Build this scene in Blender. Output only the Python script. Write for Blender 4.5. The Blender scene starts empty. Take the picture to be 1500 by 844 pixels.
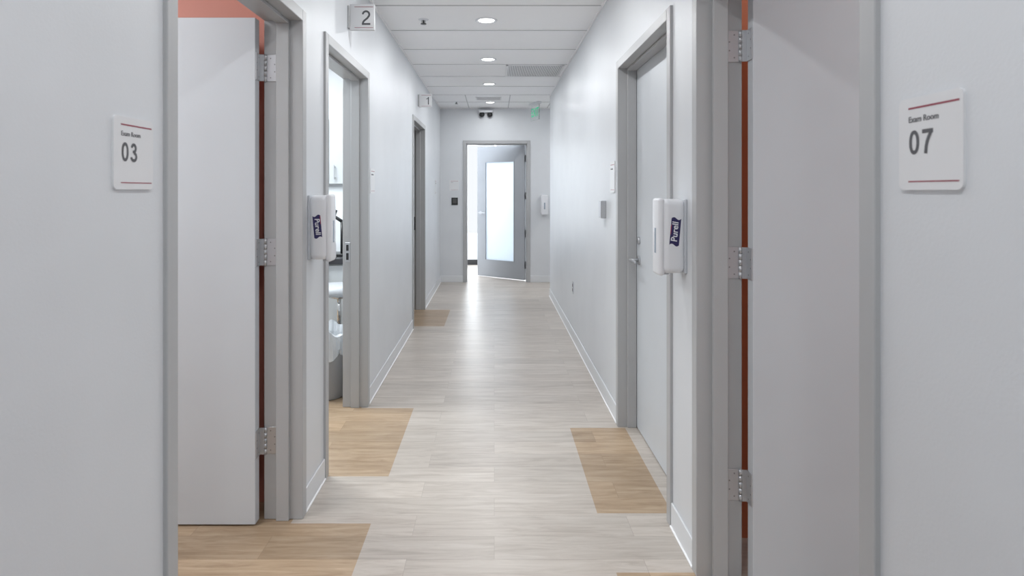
import bpy, bmesh, math, random
from mathutils import Matrix, Vector
S=bpy.context.scene
COL=S.collection
HC=1.43; CEIL=2.73
XL=-0.846; XR=0.76; TH=0.145
YE=9.20
# ------------------------------------------------------------ materials
def mat(name,col,rough=.5,metal=0,bump=0,bscale=200,emit=None,estr=0,spec=.5,var=0.02,trans=0):
    m=bpy.data.materials.new(name); m.use_nodes=True
    nt=m.node_tree; b=nt.nodes['Principled BSDF']
    b.inputs['Roughness'].default_value=rough
    b.inputs['Metallic'].default_value=metal
    b.inputs['Specular IOR Level'].default_value=spec
    tc=nt.nodes.new('ShaderNodeTexCoord')
    n=nt.nodes.new('ShaderNodeTexNoise'); n.inputs['Scale'].default_value=3
    nt.links.new(tc.outputs['Object'],n.inputs['Vector'])
    r=nt.nodes.new('ShaderNodeValToRGB')
    r.color_ramp.elements[0].position=.3; r.color_ramp.elements[1].position=.7
    r.color_ramp.elements[0].color=tuple(c*(1-var) for c in col)+(1,)
    r.color_ramp.elements[1].color=tuple(min(1,c*(1+var)) for c in col)+(1,)
    nt.links.new(n.outputs['Fac'],r.inputs['Fac'])
    nt.links.new(r.outputs['Color'],b.inputs['Base Color'])
    if bump:
        n2=nt.nodes.new('ShaderNodeTexNoise'); n2.inputs['Scale'].default_value=bscale
        nt.links.new(tc.outputs['Object'],n2.inputs['Vector'])
        bp=nt.nodes.new('ShaderNodeBump'); bp.inputs['Strength'].default_value=bump; bp.inputs['Distance'].default_value=.002
        nt.links.new(n2.outputs['Fac'],bp.inputs['Height']); nt.links.new(bp.outputs['Normal'],b.inputs['Normal'])
    if emit:
        b.inputs['Emission Color'].default_value=tuple(emit)+(1,); b.inputs['Emission Strength'].default_value=estr
    if trans: b.inputs['Transmission Weight'].default_value=trans
    return m
M={}
M['wall']=mat('wall_paint',(.70,.72,.747),.40,bump=.12,bscale=160)
M['base']=mat('vinyl_base',(.75,.765,.785),.4)
M['ceil']=mat('ceiling_tile',(.95,.95,.96),.85,bump=.3,bscale=400,var=.01)
M['tbar']=mat('tbar_metal',(.55,.55,.56),.5)
M['frame']=mat('frame_paint',(.455,.46,.468),.38)
M['leaf']=mat('door_laminate',(.625,.655,.69),.42)
M['leafg']=mat('grey_door_paint',(.38,.395,.42),.4)
M['coral']=mat('coral_paint',(.72,.29,.22),.5)
M['orange']=mat('orange_paint',(.82,.28,.14),.5)
M['white']=mat('white_plastic',(.80,.81,.84),.3)
M['white2']=mat('greyish_white_plastic',(.55,.57,.61),.35)  # greyer plastic for back plates, nozzles, outlet and pump
M['sign']=mat('sign_panel',(.75,.755,.77),.35)
M['ink']=mat('grey_ink',(.10,.10,.11),.5)
M['red']=mat('red_line',(.30,.04,.07),.5)
M['navy']=mat('navy_label',(.025,.02,.10),.35)
M['sky']=mat('blue_window',(.36,.42,.50),.2)
M['logored']=mat('logo_red',(.45,.03,.06),.4)
M['metal']=mat('satin_steel',(.53,.54,.56),.36,metal=.7)
M['chrome']=mat('chrome',(.8,.8,.8),.1,metal=1)
M['black']=mat('black_plastic',(.02,.02,.022),.35)
M['dark']=mat('dark_screw',(.10,.10,.10),.4,metal=.6)
M['screw']=mat('steel_screw',(.26,.26,.27),.4,metal=.6)
M['lamp']=mat('lamp_lens',(.9,.9,.9),.4,emit=(1,.98,.95),estr=5)
M['green']=mat('green_letter',(.03,.5,.25),.4,emit=(.03,.65,.33),estr=.35)
M['clear']=mat('clear_panel',(.95,.99,.97),.05,trans=.97)
M['grille']=mat('grille_grey',(.80,.80,.81),.5)
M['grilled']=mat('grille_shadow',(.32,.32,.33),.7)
M['bin']=mat('grey_bin',(.40,.42,.45),.4)
M['liner']=mat('bin_liner',(.66,.69,.72),.3)
M['cush']=mat('grey_vinyl',(.52,.54,.57),.45)
M['counter']=mat('dark_counter',(.03,.03,.035),.3)
M['cab']=mat('cabinet_laminate',(.55,.58,.60),.4)
g=bpy.data.materials.new('frosted_glass'); g.use_nodes=True; nt=g.node_tree
b=nt.nodes['Principled BSDF']; b.inputs['Base Color'].default_value=(.82,.87,.91,1); b.inputs['Roughness'].default_value=.4
tr=nt.nodes.new('ShaderNodeBsdfTranslucent'); tr.inputs['Color'].default_value=(.60,.64,.68,1)
mx=nt.nodes.new('ShaderNodeMixShader'); mx.inputs[0].default_value=.75
nt.links.new(b.outputs[0],mx.inputs[1]); nt.links.new(tr.outputs[0],mx.inputs[2])
nt.links.new(mx.outputs[0],nt.nodes['Material Output'].inputs['Surface']); M['frost']=g
def plank(name,c1,c2,c3,rough,lo=.90,hi=1.06):
    m=bpy.data.materials.new(name); m.use_nodes=True; nt=m.node_tree; L=nt.links.new
    b=nt.nodes['Principled BSDF']; b.inputs['Roughness'].default_value=rough
    tc=nt.nodes.new('ShaderNodeTexCoord')
    br=nt.nodes.new('ShaderNodeTexBrick'); br.offset=.37; br.offset_frequency=2
    br.inputs['Scale'].default_value=1; br.inputs['Brick Width'].default_value=.92; br.inputs['Row Height'].default_value=.152
    br.inputs['Mortar Size'].default_value=.0008; br.inputs['Mortar Smooth'].default_value=.5
    br.inputs['Color1'].default_value=(0,0,0,1); br.inputs['Color2'].default_value=(1,1,1,1); br.inputs['Mortar'].default_value=(.5,.5,.5,1)
    L(tc.outputs['Object'],br.inputs['Vector'])
    ad=nt.nodes.new('ShaderNodeVectorMath'); ad.operation='MULTIPLY_ADD'
    L(br.outputs['Color'],ad.inputs[0]); ad.inputs[1].default_value=(7,3,5); L(tc.outputs['Object'],ad.inputs[2])
    mp=nt.nodes.new('ShaderNodeMapping'); mp.inputs['Scale'].default_value=(1.3,13,1); L(ad.outputs[0],mp.inputs['Vector'])
    n=nt.nodes.new('ShaderNodeTexNoise'); n.inputs['Scale'].default_value=2.4; n.inputs['Detail'].default_value=8; n.inputs['Roughness'].default_value=.67; n.inputs['Distortion'].default_value=.7
    L(mp.outputs[0],n.inputs['Vector'])
    r=nt.nodes.new('ShaderNodeValToRGB'); e=r.color_ramp.elements
    e[0].position=.29; e[0].color=c1+(1,); e[1].position=.71; e[1].color=c3+(1,)
    e2=e.new(.5); e2.color=c2+(1,)
    L(n.outputs['Fac'],r.inputs['Fac'])
    hs=nt.nodes.new('ShaderNodeHueSaturation'); L(r.outputs[0],hs.inputs['Color'])
    mr=nt.nodes.new('ShaderNodeMapRange'); mr.inputs['To Min'].default_value=lo; mr.inputs['To Max'].default_value=hi
    L(br.outputs['Color'],mr.inputs['Value']); L(mr.outputs[0],hs.inputs['Value'])
    mm=nt.nodes.new('ShaderNodeMix'); mm.data_type='RGBA'
    L(br.outputs['Fac'],mm.inputs['Factor']); L(hs.outputs[0],mm.inputs['A']); mm.inputs['B'].default_value=tuple(c*.82 for c in c1)+(1,)
    L(mm.outputs['Result'],b.inputs['Base Color'])
    bp=nt.nodes.new('ShaderNodeBump'); bp.inputs['Strength'].default_value=.12; bp.inputs['Distance'].default_value=.002
    L(n.outputs['Fac'],bp.inputs['Height']); L(bp.outputs[0],b.inputs['Normal'])
    return m
M['floor']=plank('pale_oak_plank',(.395,.345,.300),(.515,.463,.414),(.60,.55,.50),.35)
M['floor2']=plank('tan_oak_plank',(.295,.20,.122),(.425,.308,.203),(.535,.41,.288),.38,.84,1.12)
# ------------------------------------------------------------ helpers
def bx(bm,x0,x1,y0,y1,z0,z1,mi=0,bev=0,seg=2):
    t=bmesh.new(); bmesh.ops.create_cube(t,size=1)
    for v in t.verts:
        v.co=Vector(((x0+x1)/2+v.co.x*(x1-x0),(y0+y1)/2+v.co.y*(y1-y0),(z0+z1)/2+v.co.z*(z1-z0)))
    if bev: bmesh.ops.bevel(t,geom=t.edges[:],offset=bev,segments=seg,profile=.5,affect='EDGES')
    for f in t.faces: f.material_index=mi; f.smooth=False
    if bev and seg>2:
        for f in t.faces: f.smooth=True
    me=bpy.data.meshes.new('t'); t.to_mesh(me); t.free(); bm.from_mesh(me); bpy.data.meshes.remove(me)
def cyl(bm,p0,p1,r0,r1=None,seg=24,mi=0):
    r1=r0 if r1 is None else r1
    p0=Vector(p0);p1=Vector(p1); d=p1-p0
    t=bmesh.new(); bmesh.ops.create_cone(t,cap_ends=True,segments=seg,radius1=r0,radius2=r1,depth=d.length)
    q=Vector((0,0,1)).rotation_difference(d.normalized()).to_matrix().to_4x4()
    bmesh.ops.transform(t,matrix=Matrix.Translation((p0+p1)/2)@q,verts=t.verts[:])
    for f in t.faces: f.material_index=mi; f.smooth=len(f.verts)==4
    me=bpy.data.meshes.new('t'); t.to_mesh(me); t.free(); bm.from_mesh(me); bpy.data.meshes.remove(me)
def lathe(bm,prof,seg=32,mi=0,c=(0,0)):
    rings=[]
    for r,z in prof:
        rings.append([bm.verts.new((c[0]+r*math.cos(2*math.pi*i/seg),c[1]+r*math.sin(2*math.pi*i/seg),z)) for i in range(seg)])
    for a,b_ in zip(rings,rings[1:]):
        for i in range(seg):
            f=bm.faces.new((a[i],a[(i+1)%seg],b_[(i+1)%seg],b_[i])); f.smooth=True; f.material_index=mi
def obj(name,bm,mats,parent=None,mw=None,**props):
    bmesh.ops.recalc_face_normals(bm,faces=bm.faces[:])
    me=bpy.data.meshes.new(name); bm.to_mesh(me); bm.free()
    for m in mats: me.materials.append(M[m])
    o=bpy.data.objects.new(name,me); COL.objects.link(o)
    if parent: o.parent=parent
    if mw is not None:
        if parent: o.matrix_local=mw
        else: o.matrix_world=mw
    for k,v in props.items(): o[k]=v
    return o
def empty(name,mw,**props):
    o=bpy.data.objects.new(name,None); COL.objects.link(o); o.empty_display_size=.1; o.matrix_world=mw
    for k,v in props.items(): o[k]=v
    return o
def basis(u,v,n,o):
    m=Matrix.Identity(4)
    for i,a in enumerate((u,v,n,o)):
        for j in range(3): m[j][i]=a[j]
    return m
def wallL(y,z,off=0): return basis((0,1,0),(0,0,1),(1,0,0),(XL+off,y,z))
def wallR(y,z,off=0): return basis((0,-1,0),(0,0,1),(-1,0,0),(XR-off,y,z))
def wallE(x,z,y=YE): return basis((1,0,0),(0,0,1),(0,-1,0),(x,y,z))
def text(s,size,m,parent,loc,name='lettering',ext=.0006,bold=0,rot=0,align='LEFT',shear=0,sx=1):
    c=bpy.data.curves.new(name,'FONT'); c.body=s; c.size=size; c.extrude=ext; c.offset=bold; c.align_x=align
    c.align_y='CENTER' if align=='CENTER' else 'BOTTOM_BASELINE'; c.shear=shear
    c.resolution_u=4
    o=bpy.data.objects.new(name,c); COL.objects.link(o)
    bpy.context.view_layer.update()
    dg=bpy.context.evaluated_depsgraph_get()
    me=bpy.data.meshes.new_from_object(o.evaluated_get(dg)); 
    bpy.data.objects.remove(o); bpy.data.curves.remove(c)
    me.materials.clear(); me.materials.append(M[m])
    t=bpy.data.objects.new(name,me); COL.objects.link(t); t.parent=parent
    t.matrix_local=Matrix.Translation(loc)@Matrix.Rotation(rot,4,'Z')@Matrix.Diagonal((sx,1,1,1))
    return t
# grotesque numerals drawn as constant-width strokes (unit cap height)
def stroke(bm,pts,w,sc,ox,oy,z,closed=False,sx=1.16):
    pts=[(x*sx,y) for x,y in pts]
    n=len(pts); L=[];R=[]
    for i,(x,y) in enumerate(pts):
        if closed: a=pts[(i-1)%n]; b_=pts[(i+1)%n]
        else: a=pts[max(i-1,0)]; b_=pts[min(i+1,n-1)]
        dx,dy=b_[0]-a[0],b_[1]-a[1]; l=math.hypot(dx,dy) or 1; nx,ny=-dy/l*w/2,dx/l*w/2
        L.append(bm.verts.new((ox+(x+nx)*sc,oy+(y+ny)*sc,z))); R.append(bm.verts.new((ox+(x-nx)*sc,oy+(y-ny)*sc,z)))
    for i in range(n if closed else n-1):
        j=(i+1)%n; bm.faces.new((L[i],L[j],R[j],R[i]))
def arc(cx,cy,rx,ry,a0,a1,n=22,p=2.0):
    out=[]
    for i in range(n+1):
        a=math.radians(a0+(a1-a0)*i/n); c=math.cos(a); s=math.sin(a)
        out.append((cx+rx*math.copysign(abs(c)**(2/p),c),cy+ry*math.copysign(abs(s)**(2/p),s)))
    return out
def digits(s,h,w,parent,loc,m='ink'):
    bm=bmesh.new(); ox,oy,z=loc
    for k,ch in enumerate(s):
        x=ox+k*.76*h; k2=w/2; zz=z+k*.00005
        if ch=='0': stroke(bm,arc(.29,.5,.255-k2+.01,.505-k2,0,360,40,2.2)[:-1],w,h,x,oy,zz,True)
        if ch=='3':
            stroke(bm,arc(.275,.735,.235-k2,.275-k2,172,-90,26),w,h,x,oy,zz)
            stroke(bm,[(.20,.735-.275+k2),(.285,.735-.275+k2)],w*.9,h,x,oy,zz+.00002)
            stroke(bm,arc(.28,.275,.27-k2,.29-k2,88,-172,28),w,h,x,oy,zz+.00004)
        if ch=='7':
            stroke(bm,[(.03,1-k2),(.55,1-k2)],w,h,x,oy,zz)
            stroke(bm,[(.50,.93),(.43,.83),(.34,.66),(.27,.48),(.225,.28),(.20,.0)],w*1.02,h,x,oy,zz+.00003)
        if ch=='2':
            stroke(bm,arc(.29,.72,.255-k2,.285-k2,178,-28,26)+[(.36,.46),(.25,.36),(.16,.27),(.115,.18),(.095,.06)],w,h,x,oy,zz)
            stroke(bm,[(.04,k2),(.545,k2)],w,h,x,oy,zz+.00003)
        if ch=='1':
            stroke(bm,[(.32,0),(.32,1)],w,h,x,oy,zz); stroke(bm,[(.08,.74),(.20,.77),(.28,.84),(.31,.97)],w*.8,h,x,oy,zz+.00003)
    return obj('lettering',bm,[m],parent)
ST=dict(kind='structure')
def st(label): return dict(kind='structure',label=label)
# ------------------------------------------------------------ shell
DL=[(1.50,2.608),(2.91,3.935),(6.06,7.13)]
DR=[(1.155,2.223),(2.50,3.61)]
DH=2.223
Y0=-1.3
def wall_with_doors(bm,x0,x1,ys,ye,doors):
    y=ys
    for a,b_ in doors:
        bx(bm,x0,x1,y,a,0,CEIL); bx(bm,x0,x1,a,b_,DH,CEIL); y=b_
    bx(bm,x0,x1,y,ye,0,CEIL)
bm=bmesh.new(); wall_with_doors(bm,XL-TH,XL,Y0,YE,DL); obj('wall_left',bm,['wall'],**st('pale grey painted corridor wall'))
bm=bmesh.new(); wall_with_doors(bm,XR,XR+TH,Y0,8.0,DR); obj('wall_right',bm,['wall'],**st('pale grey painted corridor wall'))
EX0,EX1=-.49,.566
bm=bmesh.new(); bx(bm,-4.3,EX0,YE,YE+.15,0,CEIL); bx(bm,EX0,EX1,YE,YE+.15,DH,CEIL); bx(bm,EX1,4.3,YE,YE+.15,0,CEIL)
obj('wall_end',bm,['wall'],**st('pale grey wall closing the corridor'))
bm=bmesh.new(); bx(bm,XR+TH,4.3,7.85,8.0,0,CEIL); obj('wall_return',bm,['wall'],**ST)
bm=bmesh.new()
bx(bm,-4.4,-4.3,Y0,11.5,0,CEIL); obj('wall_outer_left',bm,['wall'],**ST)
bm=bmesh.new(); bx(bm,4.3,4.4,Y0,11.5,0,CEIL); obj('wall_outer_right',bm,['wall'],**ST)
for nm,x0,x1,y0,y1,m in [('wall_coral_left',-4.3,XL-TH,2.70,2.73,'coral'),('wall_partition_left',-4.3,XL-TH,2.73,2.81,'wall'),
     ('wall_exam_far',-4.3,XL-TH,5.30,5.40,'wall'),('wall_room_near_left',-4.3,XL-TH,.40,.50,'wall'),
     ('wall_orange_right',XR+TH,4.3,2.42,2.45,'orange'),('wall_partition_right',XR+TH,4.3,2.45,2.49,'wall'),('wall_room_near_right',XR+TH,4.3,.2,.3,'wall')]:
    bm=bmesh.new(); bx(bm,x0,x1,y0,y1,0,CEIL); obj(nm,bm,[m],**ST)
# floor grid
bm=bmesh.new()
xs=[-4.4,-.53,.457,4.4]; ys=[Y0,1.2,1.55,2.2,2.525,2.605,2.942,3.544,3.867,6.21,7.07,7.9,11.5]
for i in range(3):
    for j in range(len(ys)-1):
        yc=(ys[j]+ys[j+1])/2; tan=False
        if i==0: tan=any(a<yc<b_ for a,b_ in [(1.55,2.525),(2.942,3.867),(6.21,7.07)])
        if i==2: tan=any(a<yc<b_ for a,b_ in [(1.2,2.2),(2.605,3.544)])
        xa,xb=xs[i],xs[i+1]
        segs=[(xa,xb,tan)]
        if i==0: segs=[(xa,XL-.03,yc<7.9),(XL-.03,xb,tan)]
        if i==2: segs=[(xa,XR+.03,tan),(XR+.03,xb,False)]
        for a,b_,t in segs:
            bx(bm,a,b_,ys[j],ys[j+1],-.05,0,1 if t else 0)
obj('floor',bm,['floor','floor2'],**st('pale oak plank floor with tan plank insets at doorways'))
bm=bmesh.new(); bx(bm,-4.4,4.4,Y0,11.5,CEIL,CEIL+.1); obj('ceiling',bm,['ceil'],**st('white acoustic tile ceiling'))
bm=bmesh.new()
k=-8
while 4.11+.635*k<9.2:
    y=4.11+.635*k
    if y>Y0: bx(bm,XL,XR if y<8 else 2.5,y-.006,y+.006,CEIL-.003,CEIL)
    k+=1
bx(bm,-.40,-.388,7.92,YE,CEIL-.003,CEIL); bx(bm,.21,.222,7.92,YE,CEIL-.003,CEIL); bx(bm,.82,.832,8.0,YE,CEIL-.003,CEIL)
bx(bm,XL,XL+.012,Y0,YE,CEIL-.012,CEIL,1); bx(bm,XR-.012,XR,Y0,8,CEIL-.012,CEIL,1)
bx(bm,XL,2.5,YE-.012,YE,CEIL-.012,CEIL,1)
obj('trim_1',bm,['tbar','ceil'],**st('thin metal ceiling grid bars'))
# baseboards
def segs(ys,ye,doors):
    out=[];y=ys
    for a,b_ in doors: out.append((y,a)); y=b_
    out.append((y,ye)); return out
bm=bmesh.new()
for a,b_ in segs(Y0,YE,DL): bx(bm,XL,XL+.008,a,b_,0,.105,0,.003,1); bx(bm,XL,XL+.014,a,b_,0,.008,1,.002,1)
obj('baseboard_left',bm,['base','ceil'],**ST)
bm=bmesh.new()
for a,b_ in segs(Y0,8.008,DR): bx(bm,XR-.008,XR,a,b_,0,.105,0,.003,1); bx(bm,XR-.014,XR,a,b_,0,.008,1,.002,1)
obj('baseboard_right',bm,['base','ceil'],**ST)
bm=bmesh.new(); bx(bm,XL,EX0,YE-.010,YE,0,.105,0,.004,1); bx(bm,EX1,4.3,YE-.010,YE,0,.105,0,.004,1)
obj('baseboard_end',bm,['base'],**ST)
# ------------------------------------------------------------ doors
def frame_side(n,side,a,b_,label):
    xw=XL if side<0 else XR; s=side
    bm=bmesh.new(); F=.05; P=.012
    def X(t): return xw+s*t
    def b3(t0,t1,y0,y1,z0,z1,bev=.002):
        x0,x1=sorted((X(t0),X(t1))); bx(bm,x0,x1,y0,y1,z0,z1,0,bev,1)
    b3(-P,TH+P,a,a+F,0,DH); b3(-P,TH+P,b_-F,b_,0,DH); b3(-P,TH+P,a+F,b_-F,DH-F,DH)
    b3(.045,TH-.045,a+F,a+F+.016,0,DH-F); b3(.045,TH-.045,b_-F-.016,b_-F,0,DH-F); b3(.045,TH-.045,a+F+.016,b_-F-.016,DH-F-.016,DH-F)
    return obj('door_%d'%n,bm,['frame'],kind='structure',label=label)
GAP=.024
def hinge_mesh(sx):
    bm=bmesh.new(); h=.058
    for i in range(5):
        z0=-h+i*.0232; cyl(bm,(0,-.003,z0+.0004),(0,-.003,z0+.0228),.0068,seg=16)
    cyl(bm,(0,-.003,h),(0,-.003,h+.003),.005,.003,seg=12); cyl(bm,(0,-.003,-h-.003),(0,-.003,-h),.003,.005,seg=12)
    x0,x1=sorted((.004*sx,.056*sx)); bx(bm,x0,x1,-.001,.002,-h,h,0,.0008,1)
    x0,x1=sorted((-.004*sx,-GAP*sx)); bx(bm,x0,x1,-.010,-.007,-h,h,0,.0008,1)
    x0,x1=sorted((-(GAP-.004)*sx,-GAP*sx)); bx(bm,x0,x1,-.050,-.007,-h,h,0,.0008,1)
    for z,xx in ((.042,.022),(.016,.040),(-.016,.040),(-.042,.022)):
        cyl(bm,(xx*sx,-.0012,z),(xx*sx,0,z),.0030,seg=12,mi=1)
        cyl(bm,(-(GAP-.0045)*sx,-xx-.002,z),(-(GAP-.003)*sx,-xx-.002,z),.0028,seg=12,mi=1)
    me=bpy.data.meshes.new('hinge'); bm.to_mesh(me); bm.free(); me.materials.append(M['metal']); me.materials.append(M['screw']); return me
HM={-1:hinge_mesh(-1),1:hinge_mesh(1)}
def lever(parent,mw):
    bm=bmesh.new(); cyl(bm,(0,0,0),(0,0,.008),.027); cyl(bm,(0,0,.008),(0,0,.055),.009)
    bx(bm,-.010,.130,-.008,.008,.047,.062,0,.006,3)
    return obj('door_lever',bm,['metal'],parent,mw,label='satin steel lever handle')
def open_leaf(fr,side,b_,lm='leaf'):
    s=side; xw=XL if s<0 else XR
    px=xw+s*(TH+.004); py=b_-.05
    W=.955
    bm=bmesh.new()
    x0,x1=sorted((px+s*GAP,px+s*(W+GAP))); bx(bm,x0,x1,py-.056,py-.012,.008,DH-.053,0,.0015,1)
    leaf=obj('door_leaf',bm,[lm],fr,label='pale grey laminate door leaf standing open')
    for z in (1.965,1.165,.345):
        h=bpy.data.objects.new('hinge',HM[-s]); COL.objects.link(h); h.parent=fr
        h.matrix_local=Matrix.Translation((px,py-.003,z)); h['label']='satin steel butt hinge'
    mw=basis((-s,0,0),(0,0,1),(0,-1,0),(px+s*(W-.07),py-.056,1.02)) if s<0 else basis((-1,0,0),(0,0,1),(0,-1,0),(px+s*(W-.07),py-.056,1.02))
    lever(fr,mw)
d1=frame_side(1,-1,*DL[0],'grey metal door frame of exam room 03, leaf open'); open_leaf(d1,-1,DL[0][1])
d5=frame_side(5,1,*DR[0],'grey metal door frame of exam room 07, leaf open'); open_leaf(d5,1,DR[0][1])
d2=frame_side(2,-1,*DL[1],'grey metal door frame open to a bright exam room')
bm=bmesh.new(); yj=DL[1][1]-.05
bx(bm,XL-TH+.005,XL-TH+.038,yj-.003,yj,.96,1.09,0,.001,1); bx(bm,XL-TH+.012,XL-TH+.028,yj-.0045,yj-.002,.975,1.02,1); bx(bm,XL-TH+.012,XL-TH+.028,yj-.0045,yj-.002,1.035,1.075,1)
obj('strike_plate',bm,['metal','black'],d2)
bm=bmesh.new(); pyn=DL[1][0]+.05; bx(bm,XL-TH-.012-.95,XL-TH-.02,pyn+.012,pyn+.056,.008,DH-.053,0,.0015,1); obj('door_leaf',bm,['leaf'],d2)
d3=frame_side(3,-1,*DL[2],'grey metal door frame open to an unlit room')
bm=bmesh.new(); yj=DL[2][1]-.05; bx(bm,XL-TH+.005,XL-TH+.038,yj-.003,yj,.96,1.12,0,.001,1); obj('strike_plate',bm,['black'],d3)
d4=frame_side(4,1,*DR[1],'grey metal door frame with closed pale grey leaf')
bm=bmesh.new(); bx(bm,XR+TH-.043,XR+TH+.001,DR[1][0]+.052,DR[1][1]-.052,.006,DH-.052,0,.0015,1)
obj('door_leaf',bm,['leaf'],d4)
XF=XR+TH-.043
lever(d4,basis((0,-1,0),(0,0,1),(-1,0,0),(XF,DR[1][1]-.12,1.02)))
bm=bmesh.new(); cyl(bm,(0,0,0),(0,0,.010),.022); cyl(bm,(0,0,.010),(0,0,.013),.015); bx(bm,-.002,.002,-.008,.008,.012,.0145,1)
obj('lock_cylinder',bm,['metal','dark'],d4,basis((0,-1,0),(0,0,1),(-1,0,0),(XF,DR[1][1]-.12,1.135)))
# end door
bm=bmesh.new(); F=.05
bx(bm,EX0,EX0+F,YE-.012,YE+.162,0,DH,0,.002,1); bx(bm,EX1-F,EX1,YE-.012,YE+.162,0,DH,0,.002,1); bx(bm,EX0+F,EX1-F,YE-.012,YE+.162,DH-F,DH,0,.002,1)
bx(bm,EX0+F,EX0+F+.016,YE+.05,YE+.1,0,DH-F); bx(bm,EX1-F-.016,EX1-F,YE+.05,YE+.1,0,DH-F); bx(bm,EX0+F+.016,EX1-F-.016,YE+.05,YE+.1,DH-F-.016,DH-F)
d6=obj('door_6',bm,['frame'],**st('grey metal frame with half-open glazed door leaf'))
ang=math.radians(144.5)
ML=Matrix.Translation((EX1-F-.012,YE+.172,0))@Matrix.Rotation(ang,4,'Z')
bm=bmesh.new(); W=.935;T0,T1=0,.045; zt=DH-.055
bx(bm,0,.20,T0,T1,.012,zt); bx(bm,W-.165,W,T0,T1,.012,zt); bx(bm,.20,W-.165,T0,T1,.012,.29); bx(bm,.20,W-.165,T0,T1,1.91,zt)
for f in (-.004,.045):
    for a in ((.19,.205,.28,1.92),(W-.17,W-.155,.28,1.92),(.205,W-.17,.28,.295),(.205,W-.17,1.905,1.92)): bx(bm,a[0],a[1],f,f+.004,a[2],a[3])
lf=obj('door_leaf',bm,['leafg'],d6,ML,label='grey door leaf with tall frosted glass pane')
bm=bmesh.new(); bx(bm,.20,W-.165,.018,.026,.29,1.91); obj('glass_pane',bm,['frost'],lf,label='tall frosted glass pane')
lever(lf,basis((-1,0,0),(0,0,1),(0,1,0),(W-.07,T1,1.07)))
for z in (1.95,1.35,.75,.25):
    bm=bmesh.new(); 
    cyl(bm,(0,0,-.055),(0,0,.055),.010,seg=12); bx(bm,0,.012,-.045,0,-.05,.05)
    obj('hinge',bm,['black'],d6,Matrix.Translation((EX1-F-.012,YE+.165,z)))
# far room
bm=bmesh.new(); yb=11.4
bx(bm,-4.3,4.3,yb,yb+.1,0,.57); bx(bm,-4.3,4.3,yb,yb+.1,2.6,CEIL); bx(bm,-4.3,-2.6,yb,yb+.1,.57,2.6); bx(bm,2.6,4.3,yb,yb+.1,.57,2.6)
obj('wall_window_side',bm,['wall'],**ST)
bm=bmesh.new(); bx(bm,-4.3,4.3,yb-.01,yb,0,.10); obj('baseboard_window_side',bm,['black'],**ST)
bm=bmesh.new()
for x in (-2.6,-1.3,0,1.3,2.56): bx(bm,x,x+.04,yb+.02,yb+.07,.57,2.6)
bx(bm,-2.6,2.6,yb+.02,yb+.07,.57,.61); bx(bm,-2.6,2.6,yb+.02,yb+.07,2.56,2.6)
obj('window_1',bm,['white'],**st('wide bright window in the room beyond'))
# ------------------------------------------------------------ room signs
def sign_plate(mw,w,h,label,cnt=None,grp='room signs',lines=True):
    bm=bmesh.new(); r=.012 if w>.1 else .006; pts=[]
    for cx,cy,a0 in ((w/2-r,h/2-r,0),(-w/2+r,h/2-r,90),(-w/2+r,-h/2+r,180),(w/2-r,-h/2+r,270)):
        for i in range(6):
            a=math.radians(a0+i*18); pts.append((cx+r*math.cos(a),cy+r*math.sin(a)))
    f=bm.faces.new([bm.verts.new((x,y,-.0008)) for x,y in pts]); e=bmesh.ops.extrude_face_region(bm,geom=[f])
    bmesh.ops.translate(bm,vec=(0,0,.006),verts=[v for v in e['geom'] if isinstance(v,bmesh.types.BMVert)])
    o=obj('room_sign',bm,['sign'],None,mw,label=label,category='sign',group=grp)
    zt=.0052
    if lines:
        bm=bmesh.new(); bx(bm,-w*.33,w*.45,h*.378,h*.397,zt,zt+.0005); obj('sign_line',bm,['red'],o,label='thin dark red line')
        bm=bmesh.new(); bx(bm,-w*.33,w*.45,-h*.415,-h*.402,zt,zt+.0005); obj('sign_line',bm,['red'],o)
    if cnt:
        text('Exam Room',.0152,'ink',o,(-w*.33,h*.235,zt+.0003),bold=.0001,ext=.0003,sx=.97)
        digits(cnt,.043,.165,o,(-w*.33,-h*.115,zt+.0004))
    else:
        text('Exam Room' if 'glazed' not in label else 'Office',.0150,'ink',o,(-w*.33,h*.235,zt+.0003),ext=.0003)
    return o
sign_plate(wallL(1.372,1.517),.150,.166,'white exam room sign reading 03 with red lines','03')
sign_plate(wallR(1.020,1.515),.150,.166,'white exam room sign reading 07 with red lines','07')
sign_plate(wallL(4.06,1.50),.145,.17,'white room sign beside open exam room door')
sign_plate(wallL(8.45,1.49),.145,.20,'white room sign near the corridor end')
sign_plate(wallR(3.76,1.52),.145,.20,'white room sign beside closed grey door')
sign_plate(wallE(-.63,1.52),.145,.17,'white room sign beside the glazed door')
# blade signs
def blade(y,zc,ch,label):
    w=.155;h=.150
    o=empty('blade_sign',wallE(XL,zc,y),label=label,category='sign',group='projecting number signs')
    bm=bmesh.new(); bx(bm,.012,w,-h/2,h/2,-.012,.012,0,.003,3); obj('sign_panel',bm,['sign'],o)
    bm=bmesh.new(); bx(bm,-.001,.012,-h/2+.01,h/2-.01,-.02,.02,0,.002,1); obj('bracket',bm,['frame'],o)
    bm=bmesh.new(); bx(bm,.04,w-.008,h*.38,h*.40,.012,.0127); obj('sign_line',bm,['red'],o)
    bm=bmesh.new(); bx(bm,.04,w-.008,-h*.415,-h*.40,.012,.0127); obj('sign_line',bm,['red'],o)
    digits(ch,.084,.13,o,(.078 if ch=='2' else .085,-.046,.0125))
blade(3.40,2.435,'2','square white projecting sign with number 2')
blade(6.52,2.435,'1','square white projecting sign with number 1')
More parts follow.
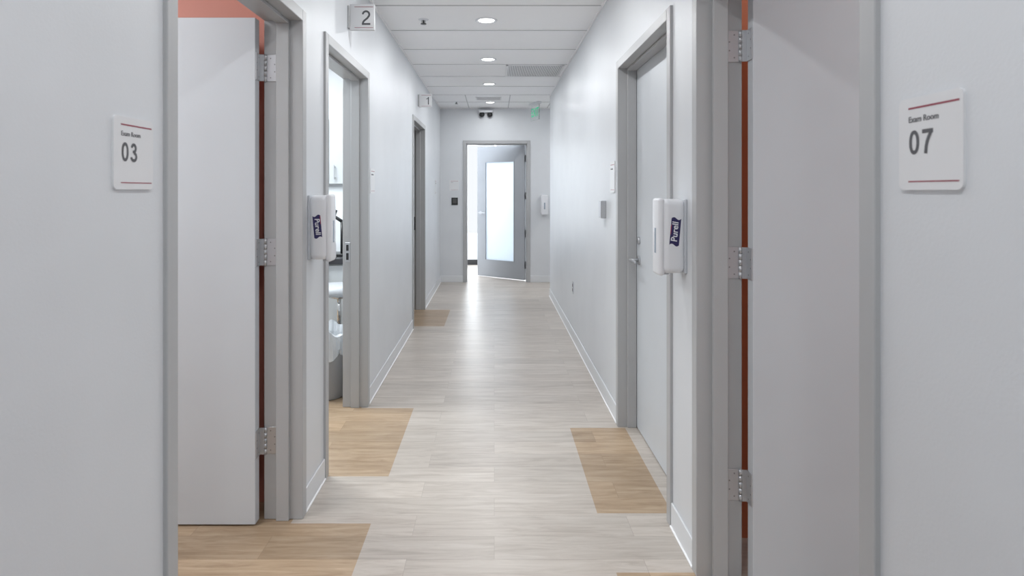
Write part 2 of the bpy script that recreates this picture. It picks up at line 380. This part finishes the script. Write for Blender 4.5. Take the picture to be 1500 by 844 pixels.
# ------------------------------------------------------------ sanitizer dispensers
def dispenser(mw,ls,label,k=1.0):
    o=empty('sanitizer_dispenser',mw,label=label,category='hand sanitizer dispenser',group='wall sanitizer dispensers')
    hw=.055*k; D=.115*k
    bm=bmesh.new(); bx(bm,-hw+.004,hw-.004,-.148,.146,-.001,.012,0,.005,3); obj('back_plate',bm,['white2'],o)
    bm=bmesh.new(); bx(bm,-hw,hw,-.148,.146,.006,D-.016,0,.026,7); obj('body',bm,['white'],o)
    bm=bmesh.new(); bx(bm,-hw+.006,hw-.006,-.157,.150,D-.026,D,0,.0125,6); obj('front_cover',bm,['white'],o)
    bm=bmesh.new(); bx(bm,-.010,.010,-.07,.03,D-.0005,D+.0012,0,.0006,1); obj('level_window',bm,['sky'],o,label='narrow blue refill window')
    bm=bmesh.new(); cyl(bm,(0,-.156,.07),(0,-.138,.07),.012); obj('nozzle',bm,['white2'],o)
    if ls:
        q=.050*k; yo=.018 if ls>0 else .004
        if ls<0: LB=basis((0,0,1),(0,1,0),(-1,0,0),(-hw,yo,q))
        else: LB=basis((0,0,-1),(0,1,0),(1,0,0),(hw,yo,q))
        tilt=math.radians(-5 if ls<0 else 5)
        f=.95 if ls>0 else .90
        LB=LB@Matrix.Rotation(-tilt,4,'Z')@Matrix.Diagonal((f,f,1,1))
        n=12; w=.020;h=.055; dd=-1 if ls<0 else 1
        def cv(t): return .005*math.sin(t*math.pi*2)*dd
        bm=bmesh.new()
        top=[(-w+2*w*i/n+0, h+cv(i/n)) for i in range(n+1)]
        bot=[(w-2*w*i/n,-h+cv(1-i/n)) for i in range(n+1)]
        bm.faces.new([bm.verts.new((x,y,.0003)) for x,y in top+bot])
        obj('logo_label',bm,['navy'],o,LB,label='navy label with white lettering')
        rot=-math.pi/2 if ls<0 else math.pi/2
        t=text('Purell',.036,'white',o,(0,0,0),ext=.0002,bold=.0006,align='CENTER',shear=.08)
        t.matrix_local=LB@Matrix.Translation((-.001*dd,0,.0008))@Matrix.Rotation(rot,4,'Z')
        bm=bmesh.new(); bx(bm,-.0011,.0011,.0,.040,.0004,.0007); obj('logo_stripe',bm,['logored'],o,LB@Matrix.Translation((-.0182*dd,-.012*dd,0)),label='small red accent stripe')
dispenser(wallL(2.705,1.265),-1,'white wall sanitizer dispenser between two open doorways',.92)
dispenser(wallR(2.36,1.252),1,'white wall sanitizer dispenser beside closed grey door',.98)
dispenser(wallE(.78,1.22),0,'white wall sanitizer dispenser beside the glazed door')
# ------------------------------------------------------------ small wall things
bm=bmesh.new(); bx(bm,-.05,.05,-.058,.058,-.002,.012,0,.004,2); bx(bm,-.03,.03,-.03,.04,.012,.016,1,.002,1)
obj('card_reader',bm,['black','dark'],None,wallE(-.62,1.27),label='black card reader on the wall beside glazed door',category='card reader')
bm=bmesh.new(); bx(bm,-.045,.045,-.06,.06,-.002,.035,0,.004,2); bx(bm,-.037,.037,-.05,.05,.035,.037,1,.001,1)
obj('door_holder',bm,['metal','white2'],None,wallR(4.03,1.305),label='small satin steel box mounted on the wall',category='wall fixture')
bm=bmesh.new(); bx(bm,-.036,.036,-.058,.058,0,.005,0,.002,2)
for v in (-.022,.022): 
    bx(bm,-.017,.017,v-.015,v+.015,.005,.0065,1,.0005,1); bx(bm,-.008,-.005,v-.005,v+.006,.0065,.007,1); bx(bm,.005,.008,v-.005,v+.006,.0065,.007,1)
obj('wall_outlet',bm,['white2','ink'],None,wallR(5.66,.50),label='duplex wall outlet above the baseboard',category='outlet')
o=empty('security_camera',wallE(-.13,2.63),label='twin-lens security camera below the ceiling',category='security camera')
bm=bmesh.new(); bx(bm,-.11,.11,.02,.06,-.002,.10,0,.01,3); obj('housing',bm,['white'],o)
for i,x in enumerate((-.062,.062)):
    bm=bmesh.new(); t=bmesh.new(); bmesh.ops.create_uvsphere(t,u_segments=20,v_segments=12,radius=.042)
    bmesh.ops.translate(t,vec=(x,-.008,.06),verts=t.verts[:])
    for f in t.faces: f.smooth=True
    me=bpy.data.meshes.new('t'); t.to_mesh(me); t.free(); bm.from_mesh(me)
    obj('lens',bm,['black'],o,label='black dome lens')
# exit sign
o=empty('exit_sign',Matrix.Translation((.60,8.62,CEIL))@Matrix.Rotation(math.radians(-70),4,'Z')@basis((1,0,0),(0,0,1),(0,-1,0),(0,0,0)),label='clear hanging exit sign with green letters',category='exit sign')
bm=bmesh.new(); bx(bm,-.16,.16,-.035,0.001,-.03,.03,0,.004,2); obj('housing',bm,['white'],o)
bm=bmesh.new(); bx(bm,-.15,.15,-.26,-.03,-.003,.003,0,.001,1); obj('sign_panel',bm,['clear'],o)
text('EXIT',.18,'green',o,(0,-.15,.0032),ext=.0005,bold=.001,align='CENTER',sx=.70)
# ------------------------------------------------------------ ceiling things
def to_ceiling(x,y): return Matrix.Translation((x,y,CEIL))
def light_area(name,loc,size,power,rot=(0,0,0),shape='DISK',sy=None,col=(1,1,1),spread=180):
    l=bpy.data.lights.new(name,'AREA'); l.shape=shape; l.size=size; l.energy=power; l.color=col; l.spread=math.radians(spread)
    if sy: l.size_y=sy
    ob=bpy.data.objects.new(name,l); ob.location=loc; ob.rotation_euler=rot; COL.objects.link(ob); return ob
dl=[(-.81,9),(.51,7.5),(1.83,4.5),(3.15,9.5),(4.47,10.5),(5.79,10),(7.12,9),(8.60,5)]
for y,pw in dl:
    bm=bmesh.new(); lathe(bm,[(.06,.0),(.062,-.004),(.074,-.007),(.083,-.004),(.084,0)],40)
    o=obj('recessed_downlight',bm,['white'],None,to_ceiling(-.06,y),label='round recessed ceiling downlight, lit',category='downlight',group='corridor downlights')
    bm=bmesh.new(); lathe(bm,[(.0001,-.0025),(.04,-.0025),(.061,-.001)],40); obj('lamp_lens',bm,['lamp'],o)
    light_area('downlight_lamp',(-.06,y,CEIL-.012),.12,pw,col=(.965,.985,1))
o=empty('air_vent',to_ceiling(.425,6.35),label='louvred metal ceiling air vent',category='vent',group='ceiling vents')
bm=bmesh.new(); w=.30
bx(bm,-w,w,-w,-w+.02,-.006,0);bx(bm,-w,w,w-.02,w,-.006,0);bx(bm,-w,-w+.02,-w,w,-.006,0);bx(bm,w-.02,w,-w,w,-.006,0)
for i in range(30):
    x=-w+.03+i*(2*w-.06)/29; bx(bm,x-.005,x+.005,-w+.02,w-.02,-.005,0)
obj('vent_frame',bm,['grille'],o)
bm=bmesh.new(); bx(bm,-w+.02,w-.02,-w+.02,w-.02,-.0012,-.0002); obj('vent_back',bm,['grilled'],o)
o=empty('air_vent',to_ceiling(-.08,8.22),label='narrow slotted ceiling air vent',category='vent',group='ceiling vents')
bm=bmesh.new(); 
bx(bm,-.18,.18,-.13,-.11,-.006,0);bx(bm,-.18,.18,.11,.13,-.006,0);bx(bm,-.18,-.165,-.13,.13,-.006,0);bx(bm,.165,.18,-.13,.13,-.006,0)
for i in range(4): bx(bm,-.165,.165,-.075+i*.05-.008,-.075+i*.05+.008,-.006,0)
obj('vent_frame',bm,['grille'],o)
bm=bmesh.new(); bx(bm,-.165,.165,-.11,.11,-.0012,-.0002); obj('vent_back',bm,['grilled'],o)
for x,y in ((-.536,4.45),(-.55,8.53)):
    bm=bmesh.new(); lathe(bm,[(.0001,-.006),(.036,-.005),(.040,0)],28); 
    o=obj('ceiling_sprinkler',bm,['white'],None,to_ceiling(x,y),label='small ceiling sprinkler with round white plate',category='sprinkler',group='ceiling sprinklers')
    bm=bmesh.new(); cyl(bm,(0,0,-.03),(0,0,-.005),.007,seg=12); lathe(bm,[(.0001,-.034),(.022,-.034),(.022,-.031),(.0001,-.031)],20)
    bx(bm,-.014,-.011,-.003,.003,-.032,-.006); bx(bm,.011,.014,-.003,.003,-.032,-.006); obj('sprinkler_head',bm,['dark'],o)
# ------------------------------------------------------------ exam room contents
def cabinet_door(parent,x0,x1,y,z0,z1,pull_left):
    bm=bmesh.new(); bx(bm,x0+.002,x1-.002,y-.018,y,z0+.002,z1-.002,0,.0015,1); d=obj('cabinet_door',bm,['cab'],parent)
    bm=bmesh.new(); xx=x0+.05 if pull_left else x1-.05; zz=z0+.04 if z0>1 else z1-.16
    bx(bm,xx-.004,xx+.004,y-.045,y-.036,zz,zz+.12,0,.002,1); bx(bm,xx-.004,xx+.004,y-.038,y-.018,zz+.01,zz+.018); bx(bm,xx-.004,xx+.004,y-.038,y-.018,zz+.10,zz+.108)
    obj('handle',bm,['metal'],d)
o=empty('wall_cabinet',Matrix.Identity(4),label='pale laminate wall cabinet above the counter',category='cabinet')
bm=bmesh.new(); bx(bm,-2.60,-1.00,4.99,5.295,1.49,2.04,0,.001,1); obj('body',bm,['cab'],o)
for i in range(4): cabinet_door(o,-2.6+i*.4,-2.2+i*.4,4.99,1.49,2.04,i%2)
o=empty('base_cabinet',Matrix.Identity(4),label='pale laminate base cabinet under dark counter',category='cabinet')
bm=bmesh.new(); bx(bm,-2.60,-1.0,4.77,5.295,.09,.84,0,.001,1); bx(bm,-2.6,-1.0,4.82,5.29,0,.09); obj('body',bm,['cab'],o)
for i in range(4): cabinet_door(o,-2.6+i*.4,-2.2+i*.4,4.77,.11,.83,i%2)
bm=bmesh.new(); bx(bm,-2.62,-.995,4.72,5.297,.841,.885,0,.004,2); obj('countertop',bm,['counter'],label='dark countertop along the exam room wall',category='countertop')
o=empty('instrument_stand',Matrix.Translation((-1.285,4.95,.885)),label='black articulated instrument stand on the counter',category='medical instrument')
bm=bmesh.new(); cyl(bm,(0,0,.0),(0,0,.02),.06,.055); obj('base',bm,['black'],o)
bm=bmesh.new(); cyl(bm,(0,0,.018),(0,0,.30),.012); cyl(bm,(0,0,.29),(-.07,-.02,.34),.014); cyl(bm,(0,0,.2),(.05,-.02,.22),.010); obj('arm',bm,['black'],o)
bm=bmesh.new(); cyl(bm,(-.09,-.025,.30),(-.05,-.015,.39),.028,.02); obj('head',bm,['black'],o)
bm=bmesh.new(); cyl(bm,(.05,-.02,.18),(.05,-.02,.25),.024,.018); obj('head',bm,['black'],o)
o=None
bm=bmesh.new(); lathe(bm,[(.0001,0),(.035,0),(.037,.01),(.037,.11),(.03,.13),(.012,.14),(.012,.16),(.0001,.16)],24)
o=obj('soap_bottle',bm,['white'],None,Matrix.Translation((-1.33,4.80,.886)),label='white pump bottle on the counter',category='bottle')
bm=bmesh.new(); cyl(bm,(0,0,.16),(0,0,.19),.005,seg=12); bx(bm,-.008,.008,-.04,.008,.19,.2,0,.002,1); obj('pump',bm,['white2'],o)
o=empty('stool',Matrix.Translation((-1.19,4.50,0)),label='round grey cushioned rolling stool with chrome base',category='stool')
bm=bmesh.new(); lathe(bm,[(.0001,.64),(.15,.64),(.172,.65),(.18,.675),(.172,.70),(.15,.712),(.0001,.715)],40); obj('seat',bm,['cush'],o)
bm=bmesh.new(); cyl(bm,(0,0,.10),(0,0,.40),.025); cyl(bm,(0,0,.40),(0,0,.64),.016); cyl(bm,(0,0,.38),(0,0,.405),.03); cyl(bm,(0,0,.615),(0,0,.64),.07,.09); obj('pole',bm,['chrome'],o)
for i in range(5):
    a=math.radians(90+72*i); c,s_=math.cos(a),math.sin(a)
    bm=bmesh.new(); cyl(bm,(c*.02,s_*.02,.115),(c*.155,s_*.155,.075),.018,.012,seg=12); obj('leg',bm,['chrome'],o)
    bm=bmesh.new(); cyl(bm,(c*.155-s_*.012,s_*.155+c*.012,.026),(c*.155+s_*.012,s_*.155-c*.012,.026),.026,seg=20); cyl(bm,(c*.155,s_*.155,.04),(c*.155,s_*.155,.075),.006,seg=10); obj('caster',bm,['black'],o)
o=empty('waste_bin',Matrix.Translation((-1.20,4.13,0)),label='grey waste bin with a crumpled clear liner',category='waste bin')
bm=bmesh.new(); lathe(bm,[(.0001,.0),(.150,.0),(.158,.01),(.174,.40),(.178,.405),(.178,.415),(.164,.415),(.148,.02),(.0001,.02)],40); obj('body',bm,['bin'],o)
bm=bmesh.new(); random.seed(4); seg=72; rings=[]
prof=[(.150,.25),(.158,.41),(.172,.46),(.186,.45),(.187,.40),(.185,.35),(.183,.29)]
for k,(r,z) in enumerate(prof):
    ring=[]
    for i in range(seg):
        a=2*math.pi*i/seg
        am=.003+.003*(k>3)*(k-3)
        rr=r+am*math.sin(a*11+k*.9)+.003*math.sin(a*23+k)+random.uniform(-.002,.002)
        zz=z+(.022*math.sin(a*5+1)+.016*math.sin(a*9) if k in(2,3) else 0)+(.02*math.sin(a*7) if k==6 else 0)
        ring.append(bm.verts.new((min(rr,.203)*math.cos(a),rr*math.sin(a),zz)))
    rings.append(ring)
for a_,b_ in zip(rings,rings[1:]):
    for i in range(seg):
        bm.faces.new((a_[i],a_[(i+1)%seg],b_[(i+1)%seg],b_[i]))
obj('bin_liner',bm,['liner'],o,label='crumpled translucent white liner')
# ------------------------------------------------------------ lights
light_area('exam_room_light',(-1.9,3.9,CEIL-.02),1.2,60,shape='RECTANGLE',sy=.6,col=(.93,.98,1))
light_area('under_cabinet_light',(-1.6,5.10,1.475),1.0,5,shape='RECTANGLE',sy=.05,col=(.9,.98,1))
light_area('unseen_room_light',(-2.4,1.4,CEIL-.02),1.2,38,shape='RECTANGLE',sy=.6,col=(.95,.98,1))
light_area('unseen_room_light',(2.6,1.2,CEIL-.02),1.2,18,shape='RECTANGLE',sy=.6,col=(.93,.975,1))
light_area('unseen_room_light',(3.0,2.0,CEIL-.02),.5,14,shape='RECTANGLE',sy=.5,col=(.95,.98,1))  # added unseen lamp past the open leaf, brightens the orange wall behind it
light_area('far_room_light',(.0,10.4,CEIL-.02),1.2,20,shape='RECTANGLE',sy=.6)
light_area('daylight_window',(0,11.36,1.6),5.0,250,rot=(math.radians(-90),0,0),shape='RECTANGLE',sy=1.95,col=(.88,.945,1))
light_area('side_hall_light',(2.0,8.6,CEIL-.02),.6,18,shape='RECTANGLE',sy=.6)
# overcast sky, brighter on the window side of the building
w=bpy.data.worlds.new('World'); S.world=w; w.use_nodes=True; nt=w.node_tree
bg=nt.nodes['Background']; tc=nt.nodes.new('ShaderNodeTexCoord'); sp=nt.nodes.new('ShaderNodeSeparateXYZ')
nt.links.new(tc.outputs['Generated'],sp.inputs[0])
mr=nt.nodes.new('ShaderNodeMapRange'); mr.inputs['From Min'].default_value=-.2; mr.inputs['From Max'].default_value=.5
mr.inputs['To Min'].default_value=.58; mr.inputs['To Max'].default_value=1.0
nt.links.new(sp.outputs['Y'],mr.inputs['Value']); nt.links.new(mr.outputs[0],bg.inputs[1])
bg.inputs[0].default_value=(.935,.968,1,1)
S.view_settings.view_transform='Standard'
# ------------------------------------------------------------ camera
c=bpy.data.cameras.new('camera'); co=bpy.data.objects.new('camera',c); COL.objects.link(co)
c.sensor_width=36; c.lens=36*860/1500; c.shift_x=26/1500; c.shift_y=-142/1500
co.location=(0,0,HC); co.rotation_euler=(math.radians(90),0,0); c.clip_start=.02
c.dof.use_dof=True; c.dof.focus_distance=4.5; c.dof.aperture_fstop=5.6
S.camera=co
